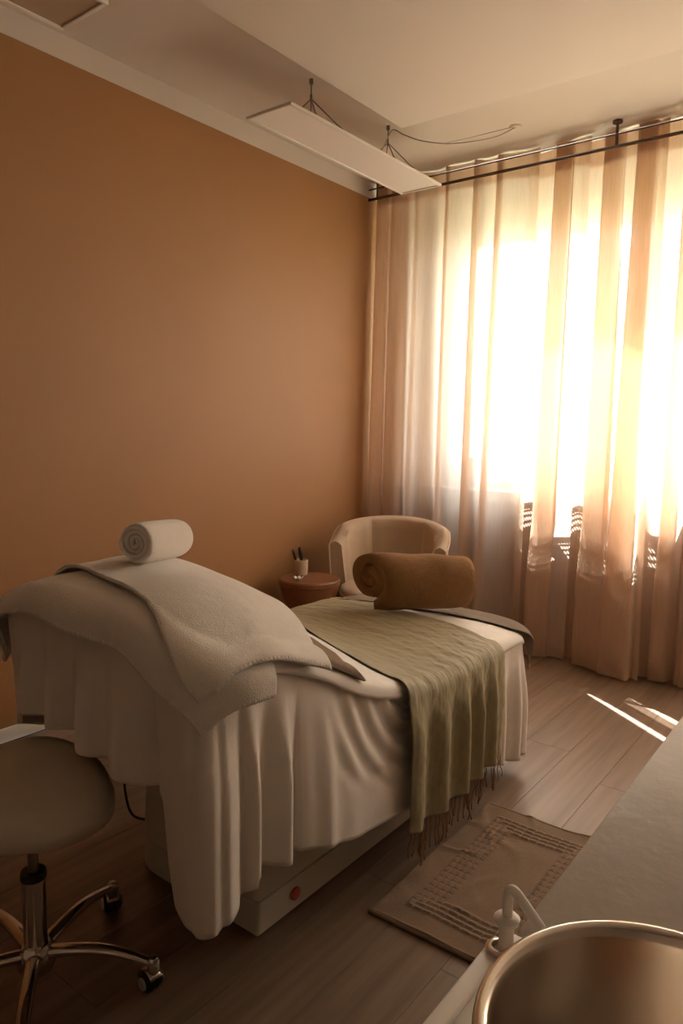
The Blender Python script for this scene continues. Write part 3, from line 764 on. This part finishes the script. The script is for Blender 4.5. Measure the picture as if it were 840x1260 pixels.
tube('lever', catmull([(TX, TY, .44), (TX-.06, TY-.03, .43), (TX-.11, TY-.06, .40), (TX-.12, TY-.065, .37)], 5), .005, 'chrome', sl_, 8)
R0 = .305; a0 = math.atan2(1.03-TY, -1.342-TX)-.02
for k in range(5):
    a = a0+k*2*PI/5; d = Vector((math.cos(a), math.sin(a), 0)); sd = Vector((-d.y, d.x, 0)); P = []
    for i in range(15):
        q = i/14; r = .025+(R0-.025)*q; zt = .108 + .018*math.sin(q*PI*.9) - .032*q*q; w = .021-.007*q; hgt = .030-.012*q
        c = Vector((TX, TY, 0))+d*r
        P.append([tuple(c+sd*(w*math.cos(b))+Vector((0, 0, zt-hgt/2+hgt/2*math.sin(b)))) for b in [2*PI*j/12 for j in range(12)]])
    lg = grid('leg', P, 'chrome', sl_, closed_v=True)
    e = Vector((TX, TY, 0))+d*(R0-.012)
    lathe('end_cap', [(.0, .05), (.0135, .052), (.0155, .060), (.0155, .086), (.011, .092), (0, .093)], (e.x, e.y, 0), 'chrome', lg, 16, cap=False)
    lathe('caster_stem', [(.007, .040), (.007, .062)], (e.x, e.y, 0), 'wire', lg, 10)
    ca = a+[.9, -.7, .4, 1.2, -.3][k]; wd = Vector((math.cos(ca), math.sin(ca), 0)); ct_ = Vector((e.x, e.y, .026))+Vector((-wd.y, wd.x, 0))*.012
    cs = bpy.data.objects.new('caster', lathe_mesh('caster', [(.0, -.024), (.017, -.024), (.024, -.020), (.026, -.015), (.026, -.005), (.022, -.003), (.022, .003), (.026, .005), (.026, .015), (.024, .020), (.017, .024), (0, .024)], ct_, 28, axis=wd, cap=False))
    COL.objects.link(cs); cs.data.materials.append(M['black']); cs.parent = sl_; cs.matrix_parent_inverse = sl_.matrix_basis.inverted(); cs.data.polygons.foreach_set('use_smooth', [True]*len(cs.data.polygons)); sharp(cs, 35)
    for sg in (-1, 1):
        lathe('caster_cap', [(.0155, .0), (.0155, .0035), (.012, .005)], ct_+wd*sg*.0235, 'grey_cap', cs, 20, axis=wd*sg)
    P = [[tuple(ct_+Vector((0, 0, 1))*(.031*math.sin(b))+Vector((-wd.y, wd.x, 0))*(.031*math.cos(b))+wd*w) for w in (-.018, -.006, .006, .018)] for b in np.linspace(.1, PI-.5, 10)]
    grid('caster_hood', P, 'chrome', cs, thick=.003)

# ------------------------------------------------------------------ power cable
pc = catmull([(-1.80, 1.36, .20), (-1.87, 1.345, .10), (-1.93, 1.36, .04), (-2.0, 1.42, .012), (-2.15, 1.55, .008), (-2.4, 1.72, .008), (-2.8, 1.9, .008), (-2.965, 1.95, .05)], 8)
pc = catmull([(-1.83, 1.40, .10), (-1.868, 1.345, .13), (-1.90, 1.34, .20), (-1.93, 1.36, .27), (-1.97, 1.40, .31), (-2.05, 1.45, .29), (-2.2, 1.52, .10), (-2.4, 1.65, .008), (-2.95, 1.9, .008)], 8)
cb = tube('power_cable', pc, .0042, 'black_cable'); tag(cb, 'black power cable looping out of the treatment table base', 'cable')

# ------------------------------------------------------------------ bath mat
def mat_pos(u, v):
    x0, x1, y0, y1 = -1.098, -.60, 1.595, 2.368
    x = x0+(x1-x0)*u + .012*(v-.5)*(1-u)*0; y = y0+(y1-y0)*v + .012*(u-.5)
    w = x1-x0; hh = y1-y0; z = .010
    z += .004*float(vnoise(x*1.3, y*1.3, 4, 31))
    for (sd, fx, fy) in ((33, 1.0, .55), (41, .7, 1.1)):       # a few long soft creases
        n_ = float(vnoise(x*fx+.4*y, y*fy-.3*x, 3.0, sd)); z += .0065*math.exp(-(n_/.15)**2)*float(sstep(-.4, .5, vnoise(x, y, 2.2, sd+1)))
    du, dv = min(u, 1-u)*w, min(v, 1-v)*hh; m = min(du, dv)
    wob = .004*math.sin(y*23)+.003*math.sin(x*31)
    ridge = 0
    for k in range(4):                       # four raised bands running round the mat
        c = .085+.022*k; dd = abs(m+wob*.5-c)
        if m > .06: ridge += .0055*math.exp(-(dd/.0075)**2)
    if .07 < m < .17: ridge *= (.55+.45*(1 if (math.sin((x if dv < du else y)*2*PI/.03) > -.7) else 0))
    if m < .012: z += .002
    e = float(sstep(0, .006, m))
    return (x, y, max(.003, z+ridge)*e + .0025*(1-e)+.002)
mt = build_cloth('bath_mat', 0, 1, 0, 1, mat_pos, 190, 280, 'mat_brown', thick=.003, off=-1.0)
tag(mt, 'brown terry bath mat with ribbed border on the floor', 'bath mat')
hemp = [mat_pos(u, 0.004) for u in np.linspace(0, 1, 30)]
tube('hem_edge', [(p[0], p[1], .008) for p in hemp], .006, 'mat_brown', mt, 6)

# ------------------------------------------------------------------ counter with cabinets
CX0, CX1, CY0, CY1, CZ = -.312, .34, .775, 2.62, .80
wt = box('worktop', (CX0, CY0, CZ-.038), (CX1, CY1, CZ), 'counter', bev=.002)
tag(wt, 'grey stone-look worktop running beside the bath mat', 'worktop')
for k in range(3):
    y0 = CY0+.01+k*.608; y1 = y0+.604
    cu = thing('base_cabinet', ['plain beige base cabinet under the worktop, next to the trolley', 'plain beige base cabinet under the worktop, between two others', 'plain beige base cabinet under the worktop, toward the curtains'][k], 'cabinet', ((CX0+CX1)/2, (y0+y1)/2, 0), 'base cabinets under the worktop')
    box('carcass', (CX0+.04, y0, .08), (CX1, y1, CZ-.039), 'cabinet', cu); box('plinth', (CX0+.09, y0, 0), (CX1, y1, .08), 'bed_dark', cu)
    for q in range(2):
        ya = y0+.003+q*.301; dr = box('door', (CX0+.02, ya, .09), (CX0+.039, ya+.295, CZ-.045), 'cabinet', cu, bev=.002)
        box('handle', (CX0+.004, ya+(.26 if q == 0 else .02), .60), (CX0+.020, ya+(.272 if q == 0 else .032), .72), 'steel', dr, bev=.003)

# ------------------------------------------------------------------ trolley, swivel arm, bowl
KX0, KX1, KY0, KY1, KZ = -.332, .14, .30, .762, .80
tr = thing('trolley', 'white plastic trolley at the end of the grey worktop', 'trolley', ((KX0+KX1)/2, (KY0+KY1)/2, 0))
box('tray', (KX0, KY0, KZ-.03), (KX1, KY1, KZ-.006), 'trolley', tr, bev=.008)
for (a, b, c, d) in ((KX0, KX1, KY0, KY0+.022), (KX0, KX1, KY1-.022, KY1), (KX0, KX0+.022, KY0, KY1), (KX1-.022, KX1, KY0, KY1)):
    box('tray_rim', (a, c, KZ-.008), (b, d, KZ), 'trolley', tr, bev=.003)
for z in (.15, .45): box('shelf', (KX0+.02, KY0+.02, z), (KX1-.02, KY1-.02, z+.02), 'trolley', tr, bev=.006)
for (x, y) in ((KX0+.03, KY0+.03), (KX1-.03, KY0+.03), (KX0+.03, KY1-.03), (KX1-.03, KY1-.03)):
    pp = tube('post', [(x, y, .06), (x, y, KZ-.02)], .012, 'steel', tr, 12)
    lathe('caster', [(.0, -.012), (.026, -.012), (.028, -.008), (.028, .008), (.026, .012), (0, .012)], (x, y, .029), 'black', tr, 20, axis=(1, .3, 0), cap=False)
    tube('caster_stem', [(x, y, .03), (x, y, .062)], .006, 'wire', tr, 8)
AX, AY, q_ = -.310, .730, .60
ar = thing('swivel_arm', 'ivory plastic swivel arm with flared collar at the trolley corner', 'holder', (AX, AY, KZ))
lathe('socket_ring', [(r*q_*1.1, z*q_) for r, z in [(.012, .0), (.024, .0), (.024, .008), (.019, .012), (.014, .012), (.012, .002)]], (AX-.005, AY-.006, KZ-.001), 'steel', ar, 28, cap=False)
lathe('stem', [(r*q_, z*q_) for r, z in [(.0, .0), (.0155, .0), (.0145, .03), (.0145, .05), (.0165, .052), (.023, .058), (.025, .066), (.021, .070), (.011, .071), (0, .071)]], (AX, AY, KZ), 'pvc', ar, 28, cap=False)
tube('arm', catmull([(AX+x*q_, AY+y*q_, KZ+z*q_) for x, y, z in [(0, 0, .066), (.0005, .0005, .105), (.003, .003, .122), (.016, .006, .118), (.05, .013, .078), (.085, .018, .036)]], 6), .0100*q_, 'pvc', ar, 12)
bcx, bcy = -.093, .550
bw = thing('steel_bowl', 'shiny stainless steel bowl with rolled rim on the trolley', 'bowl', (bcx, bcy, KZ))
prof = [(.0, .002), (.07, .002), (.10, .012), (.124, .05), (.138, .124), (.1405, .133), (.1455, .1365), (.1510, .1350), (.1532, .1300), (.1510, .1250), (.1465, .1235), (.1420, .120), (.128, .05), (.103, .010), (.072, .0), (.0, .0)]
lathe('bowl_body', prof, (bcx, bcy, KZ-.005), 'steel', bw, 96, cap=False, split=0)
